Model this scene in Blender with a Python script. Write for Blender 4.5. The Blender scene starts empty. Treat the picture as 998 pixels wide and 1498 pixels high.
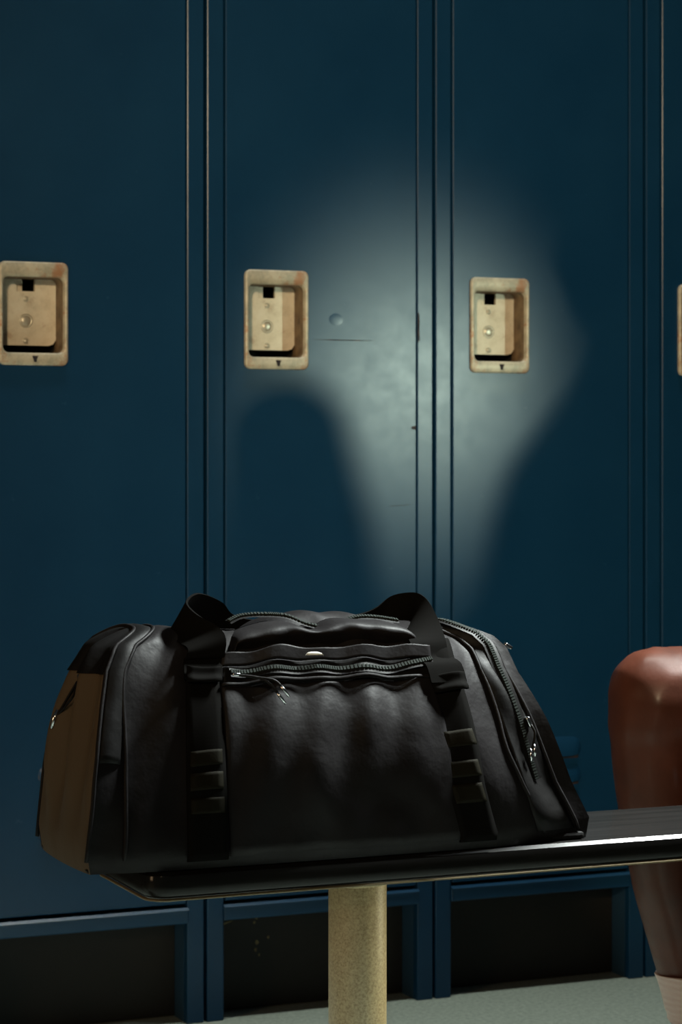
import bpy, bmesh, math, random
from mathutils import Vector, Matrix
scene = bpy.context.scene
col = scene.collection
random.seed(7)

# ------------------------------------------------------------------ camera
YAW = 23.3
cam_d = bpy.data.cameras.new('camera'); cam = bpy.data.objects.new('camera', cam_d); col.objects.link(cam)
cam.location = (0, -2.987, .77)
cam.rotation_euler = (math.radians(90), 0, -math.radians(YAW))
cam_d.sensor_fit = 'HORIZONTAL'; cam_d.sensor_width = 36.0
cam_d.lens = 3400/998*36
cam_d.shift_y = -(749-670.5)/998
cam_d.clip_start = .05
cam_d.dof.use_dof = True; cam_d.dof.focus_distance = 2.16; cam_d.dof.aperture_fstop = 22
scene.camera = cam

# ------------------------------------------------------------------ world, exposure, lights
scene.view_settings.view_transform = 'Standard'; scene.view_settings.look = 'None'
scene.view_settings.exposure = 0; scene.view_settings.gamma = 1
w = bpy.data.worlds.new('dim_room'); scene.world = w; w.use_nodes = True
w.node_tree.nodes['Background'].inputs[0].default_value = (.80, .93, 1.0, 1)
w.node_tree.nodes['Background'].inputs[1].default_value = .020

def aim(o, target):
    o.rotation_euler = (Vector(target)-Vector(o.location)).to_track_quat('-Z', 'Y').to_euler()
def light(name, kind, loc, target, power, color, **kw):
    d = bpy.data.lights.new(name, kind); d.energy = power; d.color = color
    for k, v in kw.items(): setattr(d, k, v)
    o = bpy.data.objects.new(name, d); col.objects.link(o); o.location = loc; aim(o, target); return o
# low lamp across the room: the hard beam on the lockers
beam = light('beam_lamp', 'SPOT', (2.84, -3.05, 1.00), (1.395, 0, .860), 168, (.80, 1, .82), spot_size=math.radians(12.6), spot_blend=1.0, shadow_soft_size=.075)
beam.scale = (.70, 1, 1)     # cone squeezed sideways for a tall narrow beam
# ceiling fixtures: one to the right that rakes along the bench, one over the aisle between bench and lockers
light('ceiling_lamp', 'AREA', (2.30, -.97, 2.45), (1.05, -.98, .45), 17, (.93, 1.0, .97), shape='RECTANGLE', size=.45, size_y=.16, spread=math.radians(36))
light('aisle_lamp', 'AREA', (1.35, -.33, 2.75), (1.35, -.30, 0), 2.6, (.93, 1.0, .93), shape='RECTANGLE', size=1.2, size_y=.12, spread=math.radians(40))
# warm lamps: one far to the left, one high beyond the camera, and a low one at the right that grazes the bench post
light('warm_lamp', 'AREA', (-1.7, -1.60, .75), (.9, -.7, .65), 9.5, (1, .66, .36), shape='RECTANGLE', size=.5, size_y=.8)
light('front_lamp', 'SPOT', (-.9, -3.9, 1.9), (1.62, 0, 1.08), 400, (1, .76, .47), spot_size=math.radians(31), spot_blend=1.0, shadow_soft_size=.12)
light('low_lamp', 'SPOT', (2.62, -1.30, .36), (.90, -.96, .20), 120, (1, .93, .60), spot_size=math.radians(14), spot_blend=1.0, shadow_soft_size=.06)

# ------------------------------------------------------------------ helpers
def empty(name, loc, label, cat, group=None):
    o = bpy.data.objects.new(name, None); col.objects.link(o); o.location = loc
    o['label'] = label; o['category'] = cat; o.empty_display_size = .05
    if group: o['group'] = group
    return o
def link(name, me, mat, parent=None, smooth=False, origin=None):
    me.materials.append(mat)
    if smooth:
        for p in me.polygons: p.use_smooth = True
    o = bpy.data.objects.new(name, me); col.objects.link(o)
    if parent:
        p = Vector((0, 0, 0)); q = parent
        while q: p += q.location; q = q.parent
        me.transform(Matrix.Translation(-p)); o.parent = parent
    return o
def from_data(name, vs, fs, mat, parent=None, smooth=False):
    me = bpy.data.meshes.new(name); me.from_pydata([tuple(v) for v in vs], [], fs); me.update()
    bm = bmesh.new(); bm.from_mesh(me); bmesh.ops.recalc_face_normals(bm, faces=bm.faces[:]); bm.to_mesh(me); bm.free()
    return link(name, me, mat, parent, smooth)
def from_bm(name, bm, mat, parent=None, smooth=False):
    bmesh.ops.recalc_face_normals(bm, faces=bm.faces[:])
    me = bpy.data.meshes.new(name); bm.to_mesh(me); bm.free()
    return link(name, me, mat, parent, smooth)
def add_box(bm, x0, x1, y0, y1, z0, z1, bev=0, seg=2):
    r = bmesh.ops.create_cube(bm, size=1)
    for v in r['verts']:
        v.co = Vector((x0+(v.co.x+.5)*(x1-x0), y0+(v.co.y+.5)*(y1-y0), z0+(v.co.z+.5)*(z1-z0)))
    if bev:
        es = {e for v in r['verts'] for e in v.link_edges}
        bmesh.ops.bevel(bm, geom=list(es), offset=bev, segments=seg, profile=.5, affect='EDGES')
def box(name, x0, x1, y0, y1, z0, z1, mat, parent=None, bev=0, seg=2):
    bm = bmesh.new(); add_box(bm, x0, x1, y0, y1, z0, z1, bev, seg); return from_bm(name, bm, mat, parent)
def grid_faces(n, m, closed_m=False, base=0):
    fs = []
    for i in range(n-1):
        for j in range(m if closed_m else m-1):
            k = (j+1) % m
            fs.append((base+i*m+j, base+i*m+k, base+(i+1)*m+k, base+(i+1)*m+j))
    return fs
def loft(rings, cap0=False, cap1=False):
    m = len(rings[0]); vs = [v for r in rings for v in r]; fs = grid_faces(len(rings), m, True)
    if cap0: fs.append(tuple(range(m)))
    if cap1: fs.append(tuple((len(rings)-1)*m+j for j in range(m)))
    return vs, fs
def tube_data(path, r, seg=8, cap=True):
    path = [Vector(p) for p in path]; rings = []; up = Vector((.31, .2, .93)).normalized()
    for i, p in enumerate(path):
        t = (path[min(i+1, len(path)-1)]-path[max(i-1, 0)]).normalized()
        a = t.cross(up)
        if a.length < .05: a = t.cross(Vector((1, 0, 0)))
        a.normalize(); b = t.cross(a)
        rr = r[i] if isinstance(r, (list, tuple)) else r
        rings.append([p+a*rr*math.cos(2*math.pi*k/seg)+b*rr*math.sin(2*math.pi*k/seg) for k in range(seg)])
    return loft(rings, cap, cap)
def tube(name, path, r, mat, parent=None, seg=8):
    vs, fs = tube_data(path, r, seg); return from_data(name, vs, fs, mat, parent, True)
def lathe(name, prof, c, mat, parent=None, seg=40, smooth=True):
    rings = [[(c[0]+r*math.cos(2*math.pi*k/seg), c[1]+r*math.sin(2*math.pi*k/seg), c[2]+z) for k in range(seg)] for r, z in prof]
    vs, fs = loft(rings, True, True); o = from_data(name, vs, fs, mat, parent, smooth)
    return o
def spline(pts, n):
    """Catmull-Rom through points (tuples), n samples."""
    P = [Vector(p) for p in pts]; out = []
    for i in range(n):
        t = i/(n-1)*(len(P)-1); k = min(int(t), len(P)-2); u = t-k
        p0, p1, p2, p3 = P[max(k-1, 0)], P[k], P[k+1], P[min(k+2, len(P)-1)]
        out.append(.5*((2*p1)+(p2-p0)*u+(2*p0-5*p1+4*p2-p3)*u*u+(3*p1-p0-3*p2+p3)*u**3))
    return out

# ------------------------------------------------------------------ materials
def material(name, base, rough=.5, metal=0, coat=0, coat_rough=.2, sheen=0, spec=.5):
    m = bpy.data.materials.new(name); m.use_nodes = True
    b = m.node_tree.nodes['Principled BSDF']
    b.inputs['Base Color'].default_value = (*base, 1); b.inputs['Roughness'].default_value = rough
    b.inputs['Metallic'].default_value = metal; b.inputs['Coat Weight'].default_value = coat
    b.inputs['Coat Roughness'].default_value = coat_rough; b.inputs['Sheen Weight'].default_value = sheen
    b.inputs['Specular IOR Level'].default_value = spec
    return m
def nodes_of(m):
    nt = m.node_tree; return nt, nt.nodes, nt.links, nt.nodes['Principled BSDF']
def noise(m, scale, detail=4, rough=.5, stretch=None, offset=None):
    nt, N, L, b = nodes_of(m)
    tc = N.new('ShaderNodeTexCoord'); n = N.new('ShaderNodeTexNoise')
    n.inputs['Scale'].default_value = scale; n.inputs['Detail'].default_value = detail; n.inputs['Roughness'].default_value = rough
    mp = N.new('ShaderNodeMapping'); L.new(tc.outputs['Object'], mp.inputs[0]); L.new(mp.outputs[0], n.inputs['Vector'])
    if stretch: mp.inputs['Scale'].default_value = stretch
    if offset: mp.inputs['Location'].default_value = offset
    return n.outputs['Fac']
def ramp(m, fac, stops):
    nt, N, L, b = nodes_of(m); r = N.new('ShaderNodeValToRGB'); L.new(fac, r.inputs[0])
    e = r.color_ramp.elements
    while len(e) < len(stops): e.new(.5)
    for el, (p, c) in zip(e, stops): el.position = p; el.color = (*c, 1) if len(c) == 3 else c
    return r.outputs[0]
def mix(m, fac, a, b_):
    nt, N, L, b = nodes_of(m); x = N.new('ShaderNodeMix'); x.data_type = 'RGBA'
    for s, v in ((0, fac), (6, a), (7, b_)):
        if hasattr(v, 'is_linked') or hasattr(v, 'links'): L.new(v, x.inputs[s])
        else: x.inputs[s].default_value = (*v, 1) if s else v
    return x.outputs[2]
def bump(m, fac, strength, dist=.001, prev=None):
    nt, N, L, b = nodes_of(m); x = N.new('ShaderNodeBump'); x.inputs['Strength'].default_value = strength
    x.inputs['Distance'].default_value = dist; L.new(fac, x.inputs['Height'])
    if prev: L.new(prev, x.inputs['Normal'])
    L.new(x.outputs[0], b.inputs['Normal']); return x.outputs[0]
def setin(m, name, sock):
    nt, N, L, b = nodes_of(m); L.new(sock, b.inputs[name])

BLUE = material('blue_locker_paint', (.02, .075, .15), .5, coat=.36, coat_rough=.25, spec=.15)
c = ramp(BLUE, noise(BLUE, 7, 5, .6), [(.3, (.002, .034, .086)), (.7, (.004, .041, .098))])
setin(BLUE, 'Base Color', c)
setin(BLUE, 'Coat Roughness', ramp(BLUE, noise(BLUE, 30, 6, .65), [(.3, (.235,)*3), (.7, (.275,)*3)]))
bump(BLUE, noise(BLUE, 150, 5, .7), .16, .0006, bump(BLUE, noise(BLUE, 3.2, 3), .25, .004))
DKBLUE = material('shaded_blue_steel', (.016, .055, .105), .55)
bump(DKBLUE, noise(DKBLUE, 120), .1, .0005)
CHIP_SLOT_DARK = material('rust_chip_and_slot_shade', (.012, .010, .014), .8)
setin(CHIP_SLOT_DARK, 'Base Color', ramp(CHIP_SLOT_DARK, noise(CHIP_SLOT_DARK, 90), [(.4, (.008, .008, .014)), (.7, (.05, .025, .02))]))
TAN = material('worn_tan_metal', (.55, .46, .31), .5, metal=.15)
tb = ramp(TAN, noise(TAN, 55, 6, .7), [(.30, (.62, .54, .40)), (.55, (.78, .70, .55)), (.8, (.84, .77, .63))])
tr = ramp(TAN, noise(TAN, 28, 6, .75, offset=(3, 1, 2)), [(.56, (0, 0, 0)), (.72, (.7, .7, .7))])
setin(TAN, 'Base Color', mix(TAN, tr, tb, (.33, .14, .055)))
bump(TAN, noise(TAN, 240, 4), .25, .0006)
GLOSSBLUE = material('glint_blue_edge', (.012, .06, .13), .2, coat=1, coat_rough=.10); bump(GLOSSBLUE, noise(GLOSSBLUE, 70), .08, .0005)
BEZEL = material('tarnished_bezel_metal', (.5, .46, .36), .48, metal=.2)
bb = ramp(BEZEL, noise(BEZEL, 48, 6, .7), [(.32, (.34, .32, .25)), (.55, (.56, .51, .39)), (.8, (.66, .61, .49))])
br = ramp(BEZEL, noise(BEZEL, 30, 5, .75, offset=(5, 2, 1)), [(.52, (0, 0, 0)), (.64, (.8, .8, .8))])
setin(BEZEL, 'Base Color', mix(BEZEL, br, bb, (.40, .17, .07))); bump(BEZEL, noise(BEZEL, 240, 4), .3, .0006)
CUPSHADE = material('shade_brown_metal', (.16, .11, .06), .6); setin(CUPSHADE, 'Base Color', ramp(CUPSHADE, noise(CUPSHADE, 60, 5), [(.35, (.09, .055, .03)), (.7, (.22, .15, .085))]))  # recess walls coloured dark brown, standing in for the shade inside the cup
RIVET = material('pale_rivet_metal', (.62, .58, .47), .35, metal=.5); bump(RIVET, noise(RIVET, 300), .1, .0003)
KICK = material('dark_kick_plate_and_pocket_shade', (.012, .010, .009), .7)
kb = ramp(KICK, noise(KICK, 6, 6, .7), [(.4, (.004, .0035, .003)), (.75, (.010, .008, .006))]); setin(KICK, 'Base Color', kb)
CHIP = material('yellowed_paint_chip', (.20, .16, .06), .7); setin(CHIP, 'Base Color', ramp(CHIP, noise(CHIP, 60), [(.4, (.10, .06, .025)), (.7, (.25, .2, .08))]))
FLOOR = material('speckled_concrete', (.3, .34, .31), .55)
setin(FLOOR, 'Base Color', ramp(FLOOR, noise(FLOOR, 150, 6, .8), [(.35, (.20, .235, .20)), (.65, (.42, .47, .40))]))
bump(FLOOR, noise(FLOOR, 200, 5, .7), .25, .001)
WALL = material('painted_block_wall', (.10, .12, .13), .8); bump(WALL, noise(WALL, 60), .2, .002)
BENCH = material('varnished_bench_board', (.06, .054, .046), 1.0, coat=.28, coat_rough=.14, spec=0)
setin(BENCH, 'Base Color', ramp(BENCH, noise(BENCH, 9, 6, .6, stretch=(.6, 10, 10)), [(.3, (.006, .006, .0058)), (.7, (.011, .0105, .0102))]))
bump(BENCH, noise(BENCH, 14, 5, .6, stretch=(.5, 14, 14)), .15, .0006)
POST = material('speckled_tan_paint', (.52, .41, .22), .5)
setin(POST, 'Base Color', ramp(POST, noise(POST, 420, 4, .7), [(.35, (.24, .18, .095)), (.62, (.42, .34, .20))]))
bump(POST, noise(POST, 420, 4), .3, .0006)
NYLON = material('black_nylon', (.0076, .0067, .0072), .6, spec=.10)
NYLON.node_tree.nodes['Principled BSDF'].inputs['Sheen Roughness'].default_value = .4
nb = bump(NYLON, noise(NYLON, 26, 4, .55), .5, .004)
bump(NYLON, noise(NYLON, 900, 2), .12, .0003, nb)
setin(NYLON, 'Roughness', ramp(NYLON, noise(NYLON, 18, 4), [(.35, (.48,)*3), (.7, (.66,)*3)]))
GLOSS = material('glossy_black_trim', (.0045, .0042, .0042), .52, spec=.10)
bump(GLOSS, noise(GLOSS, 40, 4), .4, .003)
WEB = material('black_webbing', (.0032, .0030, .0027), .8, spec=0.02)
wv = WEB.node_tree.nodes.new('ShaderNodeTexWave'); wv.inputs['Scale'].default_value = 260; wv.bands_direction = 'Z'
wt = WEB.node_tree.nodes.new('ShaderNodeTexCoord'); WEB.node_tree.links.new(wt.outputs['Object'], wv.inputs['Vector'])
bump(WEB, wv.outputs['Fac'], .10, .0004)
PATCH = material('olive_black_webbing', (.0062, .0054, .0030), .75, spec=.05); bump(PATCH, noise(PATCH, 500), .3, .0006)
LINER = material('brown_black_canvas', (.055, .034, .014), .75)
bump(LINER, noise(LINER, 700, 3), .25, .0005, bump(LINER, noise(LINER, 22, 3, stretch=(1, 1, .25)), .4, .004))
METAL = material('dark_chrome', (.55, .56, .58), .16, metal=1); bump(METAL, noise(METAL, 200), .05, .0003)
TEETH = material('gunmetal_zip_teeth', (.020, .024, .022), .85, spec=.05); bump(TEETH, noise(TEETH, 400), .1, .0003)
TAG = material('pale_tag', (.55, .54, .50), .5); bump(TAG, noise(TAG, 500), .1, .0003)
SKIN = material('oiled_dark_brown_skin', (.20, .075, .035), .5, spec=.14, coat=.24, coat_rough=.28)
setin(SKIN, 'Base Color', ramp(SKIN, noise(SKIN, 22, 5, .6), [(.3, (.047, .0125, .006)), (.7, (.074, .0205, .0105))]))
bump(SKIN, noise(SKIN, 260, 4, .6), .2, .0008, bump(SKIN, noise(SKIN, 35, 4), .2, .003))
SOCK = material('pinkish_white_sock_knit', (.48, .36, .33), .9, sheen=.3)
sw = SOCK.node_tree.nodes.new('ShaderNodeTexWave'); sw.inputs['Scale'].default_value = 45; sw.inputs['Distortion'].default_value = 3; sw.bands_direction = 'Z'
st = SOCK.node_tree.nodes.new('ShaderNodeTexCoord'); SOCK.node_tree.links.new(st.outputs['Object'], sw.inputs['Vector'])
bump(SOCK, sw.outputs['Fac'], .4, .002)
CLOTH = material('charcoal_jersey', (.03, .03, .035), .85); bump(CLOTH, noise(CLOTH, 300), .3, .001)
SHOE = material('white_trainer', (.5, .5, .48), .5); bump(SHOE, noise(SHOE, 80), .2, .001)
HAIR = material('black_hair', (.010, .009, .008), .6); bump(HAIR, noise(HAIR, 200), .8, .004)


# ------------------------------------------------------------------ setting
o = box('floor', -2.5, 4.5, -4.5, .6, -.05, 0, FLOOR); o['kind'] = 'structure'
o = box('wall_back', -2.5, 4.5, .42, .6, 0, 3.0, WALL); o['kind'] = 'structure'

# ------------------------------------------------------------------ lockers
def rrect(cx, cz, w, h, r, y, n=6, dx=0, dz=0):
    pts = []
    for k, (sx, sz) in enumerate(((1, 1), (-1, 1), (-1, -1), (1, -1))):
        for i in range(n):
            a = math.pi/2*(k+i/(n-1))
            pts.append((cx+dx+sx*(w/2-r)+r*math.cos(a), y, cz+dz+sz*(h/2-r)+r*math.sin(a)))
    return pts
def rect_ring(x0, x1, z0, z1, y): return [(x1, y, z1), (x0, y, z1), (x0, y, z0), (x1, y, z0)]
PITCH = .346; SEAM0 = .739; TOP = 1.78; DB = .1596
LZ = .9613; LW = .0945; LH = .1370
def locker(x0, label, y_off=0.0):
    t = empty('locker', (x0, 0, 0), label, 'locker', 'row of blue lockers')
    g = .0022; st = .0245
    xa, xb = x0+g, x0+PITCH-g
    dx0, dx1 = xa+st+.002, xb-st-.002
    # carcass
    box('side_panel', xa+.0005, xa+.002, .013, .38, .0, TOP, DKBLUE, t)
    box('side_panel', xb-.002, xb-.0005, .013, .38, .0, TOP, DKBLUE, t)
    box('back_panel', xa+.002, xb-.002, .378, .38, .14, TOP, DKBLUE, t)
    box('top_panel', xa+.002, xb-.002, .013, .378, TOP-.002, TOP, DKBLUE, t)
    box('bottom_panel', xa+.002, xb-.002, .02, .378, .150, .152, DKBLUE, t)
    # face frame
    box('frame_stile', xa, xa+st, 0, .013, 0, TOP, BLUE, t, .0016, 2)
    box('frame_stile', xb-st, xb, 0, .013, 0, TOP, BLUE, t, .0016, 2)
    box('bottom_rail', xa+st-.001, xb-st+.001, -.0048, .013, .1376, DB-.001, BLUE, t, .0018, 3)
    bm = bmesh.new(); vs_ = []
    for x in (xa+st-.001, xb-st+.001):
        for y, z in ((-.0050, DB-.0042), (-.0062, DB-.0042), (-.0062, DB-.0034), (-.0030, DB-.0002), (-.0022, DB-.0002), (-.0022, DB-.0042)): vs_.append(bm.verts.new((x, y, z)))
    for k in range(6): bm.faces.new((vs_[k], vs_[(k+1) % 6], vs_[6+(k+1) % 6], vs_[6+k]))
    bm.faces.new(vs_[:6]); bm.faces.new(vs_[6:]); from_bm('rail_glint_strip', bm, GLOSSBLUE, t)  # glossy strip added along the rail to draw a highlight line
    box('top_rail', xa+st, xb-st, .0008, .013, TOP-.02, TOP, BLUE, t, .0012, 2)
    # returns of the legs and the dark kick plate set back between them
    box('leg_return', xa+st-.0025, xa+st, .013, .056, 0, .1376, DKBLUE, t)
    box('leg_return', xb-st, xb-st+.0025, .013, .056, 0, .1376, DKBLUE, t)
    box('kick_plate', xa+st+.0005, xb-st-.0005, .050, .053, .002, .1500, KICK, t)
    # door with the opening for the recessed handle
    lx = dx0+.0270+LW/2
    z0, z1 = DB+.0045, TOP-.0235
    hx0, hx1, hz0, hz1 = lx-LW/2+.0035, lx+LW/2-.0035, LZ-LH/2+.012, LZ+LH/2-.012
    yb, yf, b = .012, -.0015, .0014
    rings = [rect_ring(dx0, dx1, z0, z1, yb), rect_ring(dx0, dx1, z0, z1, yf+b), rect_ring(dx0+b*.4, dx1-b*.4, z0+b*.4, z1-b*.4, yf+b*.4),
             rect_ring(dx0+b, dx1-b, z0+b, z1-b, yf), rect_ring(hx0, hx1, hz0, hz1, yf), rect_ring(hx0, hx1, hz0, hz1, yb), rect_ring(dx0, dx1, z0, z1, yb)]
    vs, fs = loft(rings)
    d = from_data('door', vs, fs, BLUE, t)
    # louvres near the foot of the door: hooded pressings open underneath
    cx = (dx0+dx1)/2
    for k in range(3):
        zt = .366-.0385*k; W = .128; Hh = .030; n = 26; m = 9; P = []
        for i in range(n+1):
            u = i/n*2-1
            e = max(0, 1-abs(u)**7)**.5
            for j in range(m):
                v = j/(m-1)
                P.append((cx+u*W/2, yf+.0008-.0075*e*math.sin(v*math.pi/2)**.8, zt-(1-e)*Hh*.35-v*Hh*(.35+.65*e)))
        fs = grid_faces(n+1, m)
        lv = from_data('louver', P, fs, BLUE, d, True)
        box('louver_slot_shade', cx-W/2*.93, cx+W/2*.93, yf-.0006, yf+.001, zt-Hh-.0035, zt-Hh+.010, CHIP_SLOT_DARK, d)  # dark strip standing in for the shaded opening under the hood
    # recessed handle: bezel, cup, plate, rivets
    rr = .0085
    def R(w_, h_, r, y, dz=0): return rrect(lx, LZ, w_, h_, r, y, 6, 0, dz)
    ow, oh = .083, .1005
    rings = [R(LW, LH, rr, yf+.001), R(LW, LH, rr, yf-.0030), R(LW-.0018, LH-.0018, rr-.0008, yf-.0048), R(LW-.0045, LH-.0045, rr-.002, yf-.0055),
             R(ow+.004, oh+.0040, .0095, yf-.0055, -.0015), R(ow+.0012, oh+.0012, .0085, yf-.0045, -.0015), R(ow, oh, .008, yf-.002, -.0015),
             R(ow-.0002, oh-.0002, .008, .001, -.0015)]
    vs, fs = loft(rings)
    la = from_data('latch', vs, fs, BEZEL, t, True)
    la.modifiers.new('es', 'EDGE_SPLIT').split_angle = math.radians(50)
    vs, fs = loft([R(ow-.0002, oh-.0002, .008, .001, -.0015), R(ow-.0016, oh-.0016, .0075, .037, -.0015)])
    from_data('latch_cup', vs, fs, CUPSHADE, la, True)
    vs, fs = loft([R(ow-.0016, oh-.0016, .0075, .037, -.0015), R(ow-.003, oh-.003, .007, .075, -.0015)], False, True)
    from_data('latch_pocket', vs, fs, KICK, la, True)  # near-black colour puts the shade behind the plate into the pocket
    py = .0315; px0, px1 = lx-ow/2+.0005, lx+ow/2-.0006
    pz1 = LZ+oh/2-.0018; pz0 = LZ-oh/2+.0098
    nx0, nx1, nz = lx-.0135, lx+.0115, pz1-.0165
    bm = bmesh.new()
    V = lambda x, z: bm.verts.new((x, py, z))
    outline = [(px0, pz0+.004), (px0+.004, pz0), (px1-.010, pz0), (px1-.004, pz0+.002), (px1, pz0+.008), (px1, pz1), (nx1, pz1), (nx1, nz), (nx0, nz), (nx0, pz1), (px0, pz1)]
    f = bm.faces.new([V(*p) for p in outline])
    r = bmesh.ops.extrude_face_region(bm, geom=[f])
    for v in r['geom']:
        if isinstance(v, bmesh.types.BMVert): v.co.y += .005
    from_bm('latch_plate', bm, TAN, la)
    box('latch_hook', nx0-.003, nx0+.0095, py+.0065, py+.009, nz-.004, pz1, TAN, la)
    for dz, r_ in ((.0215, .0032), (-.0075, .0072), (-.0345, .0034)):
        prof = [(r_*1.28, .001), (r_*1.30, -.0004), (r_*1.08, -.0009), (r_, .0003), (r_*.9, -.0010), (r_*.55, -.0017), (r_*.05, -.0019)]
        ring = [[(lx-.0005+q*math.cos(2*math.pi*k/20), py+y, LZ+dz+q*math.sin(2*math.pi*k/20)) for k in range(20)] for q, y in prof]
        vs, fs = loft(ring, False, True); from_data('rivet', vs, fs, RIVET, la, True)
    # small thumb notch worn into the lower lip
    n = 8; zc = LZ-LH/2+.0085
    P = [(lx+.0015+.0042*sx, yf-.0062+.0004*abs(sx), zc+.0042*sz) for sx, sz in ((-1, 1), (1, 1), (.55, -.1), (.45, -1), (-.35, -1), (-.6, -.1))]
    P += [(x, y+.002, z) for x, y, z in P]
    fs = [tuple(range(6)), tuple(range(11, 5, -1))]+[(i, (i+1) % 6, 6+(i+1) % 6, 6+i) for i in range(6)]
    from_data('lip_notch', P, fs, CHIP_SLOT_DARK, la)
    return t, d, lx, dx0, dx1
labs = ['blue metal locker cut off by the left frame edge, with rusty tan handle',
        'blue metal locker with a scratch beside its bright cream handle, behind the duffel bag',
        'blue metal locker right of the scratched one, its handle at the light edge',
        'blue metal locker at the right frame edge, mostly cut off above the bare leg']
LK = [locker(SEAM0+PITCH*i, labs[i]) for i in range(4)]
# wear on the second locker
t2, d2, lx2, da2, db2 = LK[1]
yf = -.0015
def chip(pts, parent, name='paint_chip', th=.0004, mat=CHIP_SLOT_DARK):
    n = len(pts); P = [(x, yf-th, z) for x, z in pts]+[(x, yf+.001, z) for x, z in pts]
    fs = [tuple(range(n)), tuple(range(2*n-1, n-1, -1))]+[(i, (i+1) % n, n+(i+1) % n, n+i) for i in range(n)]
    return from_data(name, P, fs, mat, parent)
sx0 = lx2+LW/2+.007
chip([(sx0, .9356), (sx0+.03, .9347), (sx0+.07, .9347), (sx0+.098, .9356), (sx0+.07, .9360), (sx0+.03, .9360)], d2, 'scratch', .0002)
chip([(db2-.001, .816), (db2-.0055, .8155), (db2-.0085, .8135), (db2-.006, .811), (db2-.001, .8105)], d2)
lathe_r = [[(lx2+LW/2+.043+q*math.cos(2*math.pi*k/20), yf+y, .964+q*.8*math.sin(2*math.pi*k/20)) for k in range(20)] for q, y in ((.013, .0001), (.009, -.00008), (.005, -.00018), (.002, -.0002))]
vs, fs = loft(lathe_r, False, True); from_data('dent', vs, fs, BLUE, d2, True)
yf = -.0003
chip([(db2+.0028, .977), (db2+.0048, .975), (db2+.0055, .966), (db2+.0050, .952), (db2+.0056, .938), (db2+.0028, .934)], t2)
chip([(db2-.012-.03, .702), (db2-.012, .704), (db2-.012, .7045), (db2-.040, .7028)], d2, 'scratch', .0014)
# yellowed flakes on the kick plate under it
yf = .0497
def flake(x, z, s, n=7, mat=CHIP):
    chip([(x+s*math.cos(6.283*i/n)*random.uniform(.5, 1.1), z+s*1.2*math.sin(6.283*i/n)*random.uniform(.5, 1.2)) for i in range(n)], t2, 'paint_flake', .0006, mat)
kx = da2
chip([(kx+.003, .118), (kx+.018, .121), (kx+.030, .1255), (kx+.022, .1245), (kx+.010, .1215), (kx+.003, .1205)], t2, 'paint_flake', .0006, CHIP)
flake(kx+.064, .128, .0042); flake(kx+.062, .120, .002); flake(kx+.118, .131, .0036)
flake(kx+.066, .092, .003); flake(kx+.064, .082, .0024); flake(kx+.069, .074, .002); flake(kx+.083, .098, .002)

# ------------------------------------------------------------------ bench
bench = empty('bench', (.889, -.9625, 0), 'long narrow dark bench with rounded edge carrying the duffel bag', 'bench')
BX0, BX1, BY0, BY1, BT, BB = .651, 2.75, -1.047, -.878, .405, .3800
prof = [(.0020, BT), (.0068, BT-.0002), (.0102, BT-.0032), (.0105, BT-.0040), (.0105, BT-.0112)]
for k in range(1, 9):
    a = math.pi/2*k/8
    prof.append((.0105-.0085*(1-math.cos(a)), BT-.0112-.0138*math.sin(a)))
rings = []
def plan(off):
    pts = []; r = .022+off-.0105
    x0, x1, y0, y1 = BX0+.0105-off, BX1-.0105+off, BY0+.0105-off, BY1-.0105+off
    for cx, cy, a0 in ((x1-r, y1-r, 0), (x0+r, y1-r, 90), (x0+r, y0+r, 180), (x1-r, y0+r, 270)):
        for i in range(7):
            a = math.radians(a0+15*i); pts.append((cx+r*math.cos(a), cy+r*math.sin(a)))
    return pts
for off, z in prof: rings.append([(x, y, z) for x, y in plan(off)])
vs, fs = loft(rings, True, True)
bt = from_data('bench_top', vs, fs, BENCH, bench, True); bt.modifiers.new('es', 'EDGE_SPLIT').split_angle = math.radians(25)
LIP = material('yellowish_bench_edging', (.13, .10, .05), .55, metal=.2); bump(LIP, noise(LIP, 90), .2, .0005)
rings = [[(x, y, z) for x, y in plan(o_)] for o_, z in ((.0060, BB+.0012), (.0078, BB+.0006), (.0078, BB-.0012), (.0060, BB-.0016))]
vs, fs = loft(rings, False, False); fs += [(21+j, 21+(j+1) % 28, (j+1) % 28, j) for j in range(0)]
from_data('edge_strip', vs, fs, LIP, bench, True)  # thin yellow-brown strip round the lower edge of the board
for x in (.889, 2.25):
    post = lathe('post', [(.0277, .012), (.0277, .372), (.0268, .3745)], (x, -.9625, 0), POST, bench, 48)
    lathe('floor_flange', [(.070, 0), (.070, .006), (.060, .010), (.034, .013), (.028, .020)], (x, -.9625, .0), POST, post, 48)
    lathe('top_flange', [(.028, .366), (.034, .3725), (.070, .3765), (.072, .3785), (.072, .3799)], (x, -.9625, 0), POST, post, 48)

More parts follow.
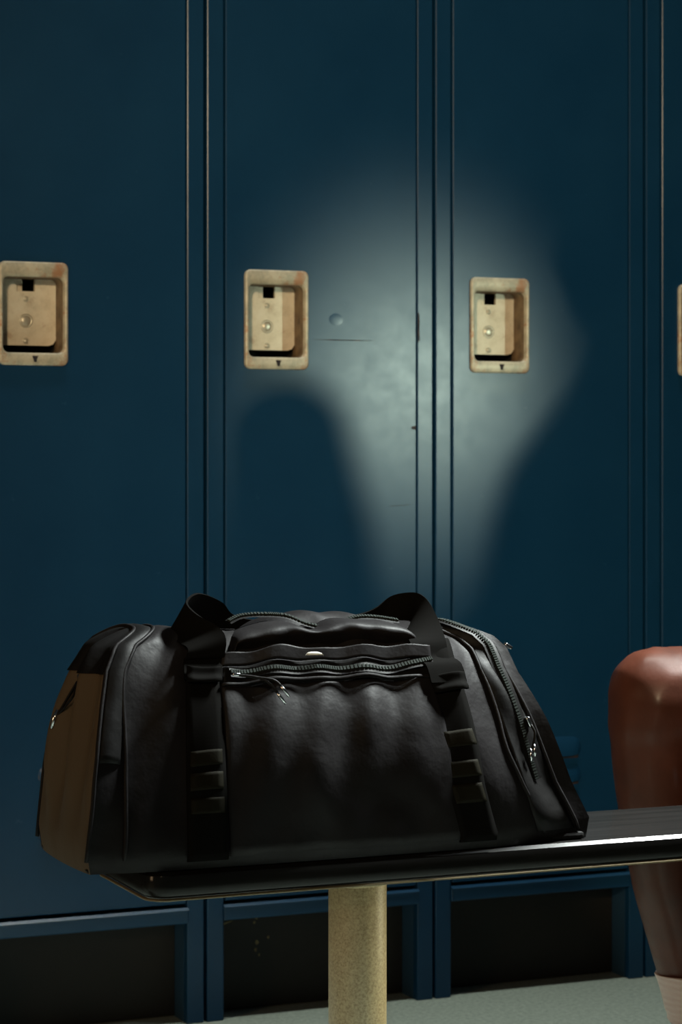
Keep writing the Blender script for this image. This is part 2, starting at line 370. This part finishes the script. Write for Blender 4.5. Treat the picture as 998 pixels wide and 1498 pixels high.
# ---- duffel bag surface: s runs along the bag (0 left end .. 1 right end), q runs front bottom -> top -> back bottom
BZ = .406; BY = -.960
XL = [(0,.602),(.03,.597),(.38,.604),(.56,.610),(.69,.616),(.83,.624),(.93,.637),(1.0,.664)]
XR = [(0,1.100),(.05,1.108),(.27,1.084),(.56,1.060),(.79,1.037),(.90,1.031),(.95,1.020),(1.0,.990)]
def lerp_tab(t, x):
    if x <= t[0][0]: return t[0][1]
    for (a, u), (b, v) in zip(t, t[1:]):
        if x <= b:
            k = (x-a)/(b-a); return u+(v-u)*k
    return t[-1][1]
def sstep(a, b, x):
    k = min(1, max(0, (x-a)/(b-a))); return k*k*(3-2*k)
def bag_point(s, q, off=0.0):
    b = .081*(1-.16*sstep(.80,1.0,s)-.07*sstep(.10,0,s)) + .005*math.sin(math.pi*s)
    h = .208 - .012*math.exp(-((s-.12)/.10)**2)*0 - .006*sstep(.80,1.0,s)
    p = math.pi*q; c = math.cos(p); n = math.sin(p)
    ex = 2/3.0
    cy = math.copysign(abs(c)**ex, c); sz = abs(n)**ex
    r = b*(1+.06*math.sin(math.pi*min(1,max(0,sz)))-.24*sz*sz)
    # soft folds of the cloth
    f = (.0022*math.sin(31*s+5*q+1.3*math.sin(9*q)) + .0016*math.sin(57*s-11*q+2) + .0012*math.sin(23*q+17*s)
         + .0025*math.sin(14*s+3)*math.sin(7*q+1))
    f *= sstep(0,.05,q)*sstep(1,.95,q)*.8
    y = BY - cy*(r+off+f)
    z = BZ + sz*(h+off+f)
    w = sz
    xl = lerp_tab(XL, w); xr = lerp_tab(XR, w)
    x = xl+(xr-xl)*s
    return (x, y, z)
# ------------------------------------------------------------------ duffel bag
bag = empty('duffel_bag', (.85, -.96, .406), 'black nylon duffel bag with webbing handles lying on the bench', 'bag')
S = lambda s, q, off=0.0: bag_point(s, q, off)
def patch(name, fn, n, m, mat, parent=bag, thick=.0012, smooth=True):
    """fn(i in 0..1, j in 0..1) -> (s, q, off); two skins closed round the rim"""
    vs = []
    for dth in (0, -thick):
        for i in range(n):
            for j in range(m):
                s, q, o_ = fn(i/(n-1), j/(m-1)); vs.append(S(s, q, o_+dth))
    fs = grid_faces(n, m)+[tuple(reversed(f)) for f in grid_faces(n, m, base=n*m)]
    rim = [i*m for i in range(n)]+[(n-1)*m+j for j in range(1, m)]+[i*m+m-1 for i in range(n-2, -1, -1)]+[j for j in range(m-2, 0, -1)]
    for a, b in zip(rim, rim[1:]+rim[:1]): fs.append((a, b, b+n*m, a+n*m))
    return from_data(name, vs, fs, mat, parent, smooth)
# body
NS, NQ = 150, 110
vs = [S(i/(NS-1), j/(NQ-1)) for i in range(NS) for j in range(NQ)]
fs = grid_faces(NS, NQ)+[(i*NQ, (i+1)*NQ, (i+1)*NQ+NQ-1, i*NQ+NQ-1) for i in range(NS-1)]
body = from_data('body', vs, fs, NYLON, bag, True)
# flat base with rounded corners, a touch wider at the ends
bm = bmesh.new(); add_box(bm, .600, 1.096, -1.034, -.886, .4056, .4125, .003, 2); from_bm('base', bm, GLOSS, bag)
# end panels, pleated cloth
def endpanel(s, sign, mat, name='end_panel', qa=0, qb=.5, lift=0, n=44, m=40):
    vs = []
    for i in range(n):
        q = qa+i/(n-1)*(qb-qa)
        A, B = Vector(S(s, q)), Vector(S(s, 1-q))
        for j in range(m):
            t = j/(m-1); p = A.lerp(B, t)
            bell = math.sin(math.pi*t)**.7*(1-(2*q)**4)
            p.x += sign*((.010 if sign < 0 else .001)*bell*math.sin(math.pi*min(1, .15+1.7*q))+lift+bell*sstep(0, .10, q)*((.0075 if sign < 0 else .003)*math.sin(17*t+3*q+2.2*math.sin(6*q+2*t))+.0018*math.sin(29*t-5*q+1)+.0015*math.sin(14*q+9*t)))
            vs.append(p)
    return from_data(name, vs, grid_faces(n, m), mat, bag, True)
ep_l = endpanel(0, -1, LINER); ep_l['label'] = 'brownish left end panel'
endpanel(0, -1, GLOSS, 'zip_band', .27, .5, .0025, 16, 40)
endpanel(1, 1, NYLON)
# zipped bands over both ends, seams and piping
def path_on(pts, n, off): return [S(p.x, p.y, off) for p in spline([(a, b, 0) for a, b in pts], n)]
def zipper(name, pts, n, off, wid, parent=bag):
    return zip_build(name, [Vector(p) for p in path_on(pts, n, off)], [Vector(p) for p in path_on(pts, n, off+.004)], n, wid, parent)
def zip3(name, pts, n, wid, parent=bag):
    C = spline(pts, n); return zip_build(name, C, [c+Vector((0, -.0015, .004)) for c in C], n, wid, parent)
def zip_build(name, C, O, n, wid, parent):
    """tape lying along a path on the bag, with a row of metal teeth standing on it"""
    vs = []; tv = []; tf = []
    for i in range(n):
        t = (C[min(i+1, n-1)]-C[max(i-1, 0)]).normalized(); nn = (O[i]-C[i]).normalized(); sd = t.cross(nn).normalized()
        for k in (-1, -.35, .35, 1): vs.append(C[i]+sd*wid*k+nn*(.0006 if abs(k) < .5 else 0))
        if i < n-1:
            L = (C[i+1]-C[i]).length; kk = max(1, round(L/.0026))
            for u in range(kk):
                c = C[i].lerp(C[i+1], (u+.5)/kk)+nn*.0014; b0 = len(tv); h = L/kk*.33
                for a in (-1, 1):
                    for b in (-1, 1):
                        for d in (-1, 1): tv.append(c+t*h*a+sd*.0021*b+nn*.0009*d)
                tf += [tuple(b0+x for x in f) for f in ((0, 1, 3, 2), (4, 6, 7, 5), (0, 4, 5, 1), (2, 3, 7, 6), (0, 2, 6, 4), (1, 5, 7, 3))]
    z = from_data(name, vs, grid_faces(n, 4), GLOSS, parent, True)
    te = from_data('zip_teeth', tv, tf, TEETH, z); te['kind'] = 'stuff'
    return z
patch('end_gusset', lambda i, j: (.002+.046*i, .10+.80*j, .0016+.002*math.sin(math.pi*i)), 8, 70, GLOSS)
patch('end_gusset', lambda i, j: ((.905-.035*(1-min(1, j/.35)) if j < .35 else .905)*(1-i)+.958*i, .004+.95*j, .0014+.0022*math.sin(math.pi*i)+.0012*math.sin(30*j+5*i)), 12, 70, GLOSS)
zipper('end_zipper', [(.915, .05), (.93, .15), (.943, .26), (.945, .40), (.945, .6), (.94, .8)], 48, .0040, .0065)
for nm, pts in (('piping', [(.0, .004), (.0, .1), (.0, .25), (.0, .4), (.0, .5), (.0, .6), (.0, .75), (.0, .9), (.0, .996)]),
                ('piping', [(.066, .004), (.058, .12), (.040, .25), (.05, .38), (.055, .5), (.05, .65), (.05, .85)]),
                ('piping', [(.885, .003), (.872, .06), (.868, .1), (.885, .17), (.897, .25), (.90, .35), (.90, .5), (.90, .7)]),
                ('piping', [(.966, .003), (.964, .1), (.965, .2), (.968, .3), (.97, .5), (.97, .8)])):
    tube(nm, path_on(pts, 60, .0012), .0019, NYLON, bag, 7)
# webbing straps sewn to the front, with stitched patches
def strap(pts, hw, name='strap', off=.0042, mat=WEB, parent=bag, thick=.0025):
    P = spline([(a, b, 0) for a, b in pts], 40)
    return patch(name, lambda i, j: (P[round(i*39)].x+(j*2-1)*hw, P[round(i*39)].y, off+.0008*math.sin(9*i)), 40, 6, mat, parent, thick)
sl = strap([(.2155, .002), (.2155, .07), (.214, .17), (.214, .27), (.213, .35)], .0375)
sr = strap([(.742, .002), (.745, .05), (.758, .11), (.775, .19), (.783, .25), (.792, .33)], .0375)
for par, rows in ((sl, ((.2155, .036, .052), (.215, .061, .082), (.2145, .091, .112))), (sr, ((.745, .030, .050), (.7495, .058, .078), (.758, .098, .122)))):
    for s0, q0, q1 in rows:
        patch('stitched_patch', lambda i, j: (s0+(i*2-1)*.031, q0+(q1-q0)*j, .0053+.0002*math.sin(math.pi*j)), 6, 6, PATCH, par, .0004)
sl2 = strap([(.2135, .228), (.213, .262)], .0395, 'handle_anchor', .0100, WEB, sl, .0015)
sr2 = strap([(.776, .188), (.7815, .222)], .0395, 'handle_anchor', .0100, WEB, sr, .0015)
# front pocket between the straps
def pk(i, q): return .256*(1-i)+(.712+.053*min(1, q/.25))*i
def pk_off(i, q, b=.009): return .003+b*math.sin(math.pi*i)**.6*sstep(0, .09, q)*(.12+.88*sstep(.245, .125, q))+.0012*math.sin(13*i+9*q)+.001*math.sin(29*i-31*q)
pocket = patch('front_pocket', lambda i, j: (pk(i, .003+.222*j), .003+.222*j, pk_off(i, .003+.222*j)+.001*sstep(.9, 1, j)), 60, 40, NYLON)
flapw = lambda i: .004*math.sin(9*i)+.003*math.sin(23*i+1)
patch('pocket_flap', lambda i, j: (pk(i, .27+.05*j), (.270+(.024+flapw(i)*.6)*j), .0075+.004*math.sin(math.pi*i)**.5+.0035*j), 60, 10, NYLON, pocket, .002)
patch('zip_placket', lambda i, j: (pk(i, .22+.05*j), .224+.048*j, .0042+.0035*math.sin(math.pi*i)**.5), 40, 8, GLOSS, pocket, .001)
patch('stitched_edge', lambda i, j: (pk(i, .22), .2235+.005*j, .0066+.0045*math.sin(math.pi*i)**.5), 40, 4, NYLON, pocket, .0015)
zp = zipper('pocket_zipper', [(.275, .252), (.40, .249), (.48, .252), (.535, .248), (.62, .246), (.70, .254), (.762, .262)], 60, .0085, .0055, pocket)
# white loop tag on the flap edge
tag = []
for i in range(13):
    u = i/12; x = .8085+.0175*u
    tag += [(x, -1.0285, .5905-.0003*u), (x, -1.0290, .5905+.0036*math.sin(math.pi*u)**.4-.001*u)]
tag2 = [(x, y+.0012, z) for x, y, z in tag]
from_data('loop_tag', tag+tag2, grid_faces(13, 2)+grid_faces(13, 2, base=26)+[(2*i+1, 2*i+3, 2*i+29, 2*i+27) for i in range(12)], TAG, pocket, True)
# folded top lids over the main opening: the front one stands up like a lip, the back one lies behind it
def lid_mesh(name, s0, s1, prof, wave, n=64, m=26):
    P = spline([(0, y, z) for y, z in prof], m); vs = []
    for i in range(n):
        t = i/(n-1); e = math.sin(math.pi*t)**.3
        for j in range(m):
            x = S(s0+(s1-s0)*t, .42)[0]; dy, dz = wave(t, j/(m-1))
            vs.append((x, P[j].y+dy*e, .584+(P[j].z+dz-.584)*(.35+.65*e)))
    return from_data(name, vs, grid_faces(n, m), NYLON, bag, True)
lid_mesh('top_lid', .262, .795, [(-.988, .580), (-.996, .592), (-1.004, .6025), (-1.0085, .6105), (-1.005, .6165), (-.992, .6195), (-.974, .6200), (-.962, .613)],
    lambda t, j: (.0016*math.sin(12*t+2.5*math.sin(6*t)+3*j)*(1-j)+.0008*math.sin(41*t+5*j), .0016*math.sin(9*t+.6)*j+.0008*math.sin(19*t+4*j)-.0075*math.exp(-((t-.45)/.08)**2)*sstep(.3, .8, j)))
lid_mesh('top_lid', .33, .815, [(-.978, .600), (-.972, .613), (-.960, .6225), (-.945, .6250), (-.925, .619), (-.905, .602)],
    lambda t, j: (.001*math.sin(31*t+5*j), .0018*math.sin(5*t+1)+.0011*math.sin(27*t+6*j)-.004*sstep(.35, 0, t)))
zip3('main_zipper', [(.752, -.978, .6190), (.765, -.975, .6235), (.785, -.975, .6245), (.810, -.977, .6225), (.830, -.982, .6145), (.850, -.984, .6110), (.864, -.982, .6150), (.880, -.979, .6195), (.900, -.977, .6190), (.925, -.976, .6150)], 60, .0045)
# sliders, cords and pulls
def slider(name, c, d, parent, size=.0045, mat=METAL):
    d = Vector(d).normalized(); c = Vector(c); bm = bmesh.new(); add_box(bm, -size, size, -size*.55, size*.55, -size*.4, size*.4, size*.25, 2)
    bmesh.ops.transform(bm, matrix=Matrix.Translation(c) @ d.to_track_quat('X', 'Z').to_matrix().to_4x4(), verts=bm.verts[:])
    return from_bm(name, bm, mat, parent, True)
s1 = slider('zip_slider', (.7335, -1.0475, .5775), (1, 0, -.1), zp, .0036)
for dx, dz in ((0, 0), (-.0035, -.006)):
    tube('pull_cord', spline([(.735, -1.048, .577), (.752, -1.052, .5745), (.766+dx, -1.056, .572+dz*.5), (.772+dx, -1.058, .567+dz)], 14), .0013, GLOSS, s1, 7)
    tube('pull_tip', [(.772+dx, -1.058, .567+dz), (.7755+dx, -1.0585, .5625+dz), (.780+dx, -1.0588, .5565+dz)], [.0014, .0016, .0011], METAL, s1, 8)
slider('zip_slider', (.8560, -.987, .6135), (1, -.2, .1), bag, .0045)
s3 = slider('zip_slider', (.6180, -.955, .5690), (0, -.6, -.8), bag, .0055)
for dy in (0, -.012):
    tube('pull_cord', spline([(.6150, -.953, .567), (.609, -.950+dy, .556), (.604, -.945+dy*.6, .545), (.600, -.942, .537)], 12), .0012, GLOSS, s3, 7)
tube('pull_tip', [(.600, -.942, .541), (.597, -.941, .533), (.595, -.940, .524)], [.0018, .0026, .0016], METAL, s3, 8)
s4 = slider('zip_slider', (1.0365, -1.0305, .5200), (.45, 0, -.9), bag, .0052)
tube('pull_cord', spline([(1.0375, -1.034, .517), (1.040, -1.037, .510), (1.038, -1.038, .500), (1.036, -1.038, .494)], 12), .0013, GLOSS, s4, 7)
for dx in (0, .004): tube('pull_tip', [(1.034+dx, -1.039, .4955+dx), (1.0345+dx, -1.040, .490+dx), (1.034+dx, -1.040, .484+dx)], [.0012, .0018, .0012], METAL, s4, 8)
s5 = slider('zip_slider', (1.0495, -.963, .5865), (.8, 0, -.5), bag, .0046)
# the carrying handle: one long webbing ribbon that rises from the left strap, folds back over the bag and comes down to the right strap
ST = [  # centre, half width vector
 (S(.2135, .24, .0075), (.0185, 0, 0)),
 (S(.213, .285, .0075), (.0185, 0, 0)),
 ((.7145, -1.0195, .5930), (.0184, -.0005, .0012)),
 ((.7160, -1.016, .6055), (.0175, -.002, .0055)),
 ((.7075, -.9875, .6165), (.0085, -.0125, .0105)),
 ((.7040, -.9750, .6240), (.0052, -.0100, .0145)),
 ((.7248, -.9575, .6288), (.0028, -.0075, .0168)),
 ((.7565, -.9385, .6190), (.0005, -.0065, .0172)),
 ((.7800, -.9280, .6030), (0, -.007, .0168)),
 ((.8450, -.9150, .5960), (0, -.006, .0170)),
 ((.9000, -.9150, .6000), (0, -.006, .0170)),
 ((.9250, -.9180, .6060), (0, -.004, .0180)),
 ((.9430, -.9250, .6175), (-.0015, 0, .0180)),
 ((.9527, -.9475, .6220), (.0015, .003, .0180)),
 ((.9465, -.9710, .6210), (.0105, .001, .0150)),
 ((.9415, -.9920, .6125), (.0165, 0, .0095)),
 ((.9390, -1.0120, .5985), (.0180, 0, .0010)),
 ((.9400, -1.0190, .5840), (.0185, 0, .001)),
 (S(.784, .245, .0075), (.0185, 0, 0)),
 (S(.7785, .205, .0075), (.0185, 0, 0)),
]
n = 150; CC = spline([c for c, _ in ST], n); WW = spline([w_ for _, w_ in ST], n)
vs = []; m = 7
for side in (0, 1):
    for i in range(n):
        wv_ = WW[i].normalized()*.0183; t_ = (CC[min(i+1, n-1)]-CC[max(i-1, 0)]).normalized(); nn = t_.cross(wv_).normalized()
        for j in range(m):
            k = j/(m-1)*2-1; vs.append(CC[i]+wv_*k+nn*(.0011 if side else -.0011))
fs = grid_faces(n, m)+[tuple(reversed(f)) for f in grid_faces(n, m, base=n*m)]
for i in range(n-1):
    for j in (0, m-1): a = i*m+j; fs.append((a, a+m, a+m+n*m, a+n*m))
for i in (0, n-1):
    for j in range(m-1): a = i*m+j; fs.append((a, a+1, a+1+n*m, a+n*m))
h = from_data('handle', vs, fs, WEB, bag, True); h.modifiers.new('es', 'EDGE_SPLIT').split_angle = math.radians(50)

# ------------------------------------------------------------------ seated person (only the bare leg is in the frame)
person = empty('person', (1.66, -.90, 0), 'person at the bench cut off by right frame edge, bare bent leg, pale sock', 'person')
def blob_chain(bm, pts, step=.012):
    """chain of overlapping spheres along (x, y, z, rx) stations; fused later by the remesher"""
    for (a, b) in zip(pts, pts[1:]):
        A, B = Vector(a[:3]), Vector(b[:3]); n = max(1, int((B-A).length/step))
        for i in range(n+1):
            t = i/n; r = a[3]+(b[3]-a[3])*t
            bmesh.ops.create_icosphere(bm, subdivisions=2, radius=r, matrix=Matrix.Translation(A.lerp(B, t)))
def fuse(name, bm, mat, voxel, it, parent):
    o = from_bm(name, bm, mat, parent, True)
    m = o.modifiers.new('fuse', 'REMESH'); m.mode = 'VOXEL'; m.voxel_size = voxel; m.use_smooth_shade = True
    s = o.modifiers.new('smooth', 'SMOOTH'); s.factor = .6; s.iterations = it
    return o
bm = bmesh.new()
# right leg, down behind the bench: hip, thigh, squared knee, shin with calf behind it, ankle, foot
blob_chain(bm, [(1.775, -.865, .492, .083), (1.62, -.812, .494, .076), (1.47, -.760, .494, .064), (1.405, -.736, .500, .060), (1.368, -.724, .497, .062), (1.3600, -.722, .470, .055)])
blob_chain(bm, [(1.3595, -.722, .505, .054), (1.3595, -.722, .43, .050), (1.365, -.725, .36, .047), (1.374, -.730, .29, .043), (1.396, -.7355, .19, .036), (1.412, -.741, .15, .032), (1.421, -.745, .105, .031)])
blob_chain(bm, [(1.42, -.745, .44, .045), (1.432, -.748, .36, .052), (1.432, -.750, .27, .042), (1.419, -.745, .18, .032)])
blob_chain(bm, [(1.44, -.75, .05, .035), (1.38, -.728, .045, .033), (1.29, -.70, .03, .024)])
# left leg, foot up on the bench
blob_chain(bm, [(1.765, -.985, .492, .082), (1.745, -.970, .62, .072), (1.730, -.955, .76, .070), (1.710, -.95, .860, .063)])
blob_chain(bm, [(1.705, -.95, .850, .055), (1.688, -.952, .72, .047), (1.655, -.957, .58, .036), (1.655, -.96, .49, .034)])
blob_chain(bm, [(1.727, -.953, .79, .046), (1.728, -.957, .72, .051), (1.685, -.96, .62, .040)])
blob_chain(bm, [(1.67, -.96, .455, .036), (1.60, -.96, .45, .033), (1.50, -.96, .435, .024)])
# pelvis, back, chest, neck, head
blob_chain(bm, [(1.80, -.925, .503, .095), (1.94, -.93, .555, .100), (2.04, -.935, .64, .112), (2.07, -.935, .77, .125), (2.10, -.935, .86, .085), (2.12, -.935, .96, .052), (2.12, -.935, 1.03, .055)])
blob_chain(bm, [(2.12, -.935, 1.06, .078), (2.115, -.935, 1.10, .084)])
blob_chain(bm, [(2.08, -.935, 1.02, .055), (2.075, -.935, 1.05, .058)])
blob_chain(bm, [(2.032, -.935, 1.065, .012), (2.020, -.935, 1.045, .013)])           # nose
for sy in (-1, 1): blob_chain(bm, [(2.125, -.935+sy*.082, 1.075, .014), (2.130, -.935+sy*.084, 1.05, .011)])    # ears
# arms propped behind on the bench, hands flat on the board
for sy in (-1, 1):
    y0 = -.9625+sy*.17; yh = -.9625+sy*.050
    blob_chain(bm, [(2.09, -.935+sy*.05, .82, .07), (2.11, y0, .815, .056), (2.23, -.9625+sy*.17, .66, .045), (2.28, -.9625+sy*.14, .59, .037), (2.30, yh+sy*.03, .49, .028), (2.305, yh, .445, .024)])
    blob_chain(bm, [(2.305, yh-.018, .430, .0135), (2.36, yh-.02, .424, .0115)]); blob_chain(bm, [(2.305, yh+.018, .430, .0135), (2.36, yh+.02, .424, .0115)]); blob_chain(bm, [(2.305, yh, .430, .0145), (2.36, yh, .425, .012)])
    for k, (dy, ln) in enumerate(((-.029, .058), (-.010, .072), (.010, .068), (.028, .054))):
        blob_chain(bm, [(2.355, yh+dy*.8, .424, .0090), (2.355+ln*.55, yh+dy, .424, .0082), (2.355+ln, yh+dy*1.08, .4145, .0070)], .006)
    blob_chain(bm, [(2.315, yh-sy*.024, .428, .0105), (2.335, yh-sy*.044, .421, .0090), (2.355, yh-sy*.050, .4145, .0075)], .006)
body_ = fuse('body', bm, SKIN, .006, 6, person)
# clothing
bm = bmesh.new(); blob_chain(bm, [(1.80, -.925, .512, .103), (1.87, -.93, .535, .105)]); blob_chain(bm, [(1.775, -.867, .497, .090), (1.60, -.806, .500, .083)]); blob_chain(bm, [(1.765, -.985, .500, .087), (1.725, -.970, .64, .078)])
fuse('shorts', bm, CLOTH, .008, 4, person)
bm = bmesh.new(); blob_chain(bm, [(1.94, -.93, .56, .107), (2.04, -.935, .64, .119), (2.07, -.935, .77, .132), (2.10, -.935, .85, .096)])
for sy in (-1, 1): blob_chain(bm, [(2.09, -.935+sy*.05, .82, .076), (2.11, -.9625+sy*.17, .815, .063), (2.16, -.9625+sy*.17, .75, .058)])
fuse('shirt', bm, CLOTH, .008, 4, person)
bm = bmesh.new(); blob_chain(bm, [(2.135, -.935, 1.09, .083), (2.125, -.935, 1.115, .082)]); fuse('hair', bm, HAIR, .007, 3, person)
# socks: crumpled ribbed cuffs, built as lofted rings with folds
def sock(stations, seed):
    P = spline(stations, 60); rings = []; N_ = 48
    for i, p in enumerate(P):
        ring = []
        for k in range(N_):
            a = 2*math.pi*k/N_
            rr = stations_r[min(len(stations_r)-1, int(i/59*(len(stations_r)-1)))]
            t = i/59*(len(stations_r)-1); j = min(int(t), len(stations_r)-2); rr = stations_r[j]+(stations_r[j+1]-stations_r[j])*(t-j)
            fold = .0022*math.sin(i*.85+1.2*math.sin(a+seed))*sstep(.25, .6, i/59)+.0007*math.cos(24*a)
            ring.append((p.x+(rr+fold)*math.cos(a), p.y+(rr+fold)*math.sin(a), p.z+.0015*math.sin(2*a+i*.3)))
        rings.append(ring)
    vs, fs = loft(rings, True, True); return from_data('sock', vs, fs, SOCK, person, True)
stations_r = [.0475, .0455, .0445, .043, .042, .043]
sock([(1.4055, -.739, .190), (1.411, -.741, .165), (1.417, -.743, .14), (1.423, -.745, .115), (1.429, -.747, .09), (1.438, -.75, .055)], 1)
stations_r = [.040, .039, .0385, .0385, .0385, .041]
sock([(1.640, -.957, .59), (1.645, -.957, .57), (1.649, -.958, .545), (1.654, -.96, .515), (1.658, -.96, .49), (1.665, -.96, .46)], 2)
for pts in ([(1.455, -.755, .052, .042), (1.38, -.728, .046, .042), (1.29, -.70, .034, .032)], [(1.685, -.96, .4555, .042), (1.60, -.96, .4505, .041), (1.50, -.96, .439, .031)]):
    bm = bmesh.new(); blob_chain(bm, pts)
    zf = .0 if pts[0][2] < .2 else .4055
    bmesh.ops.bisect_plane(bm, geom=bm.verts[:]+bm.edges[:]+bm.faces[:], plane_co=(0, 0, zf+.004), plane_no=(0, 0, -1), clear_outer=True)
    bmesh.ops.holes_fill(bm, edges=[e for e in bm.edges if e.is_boundary])
    fuse('shoe', bm, SHOE, .006, 2, person)
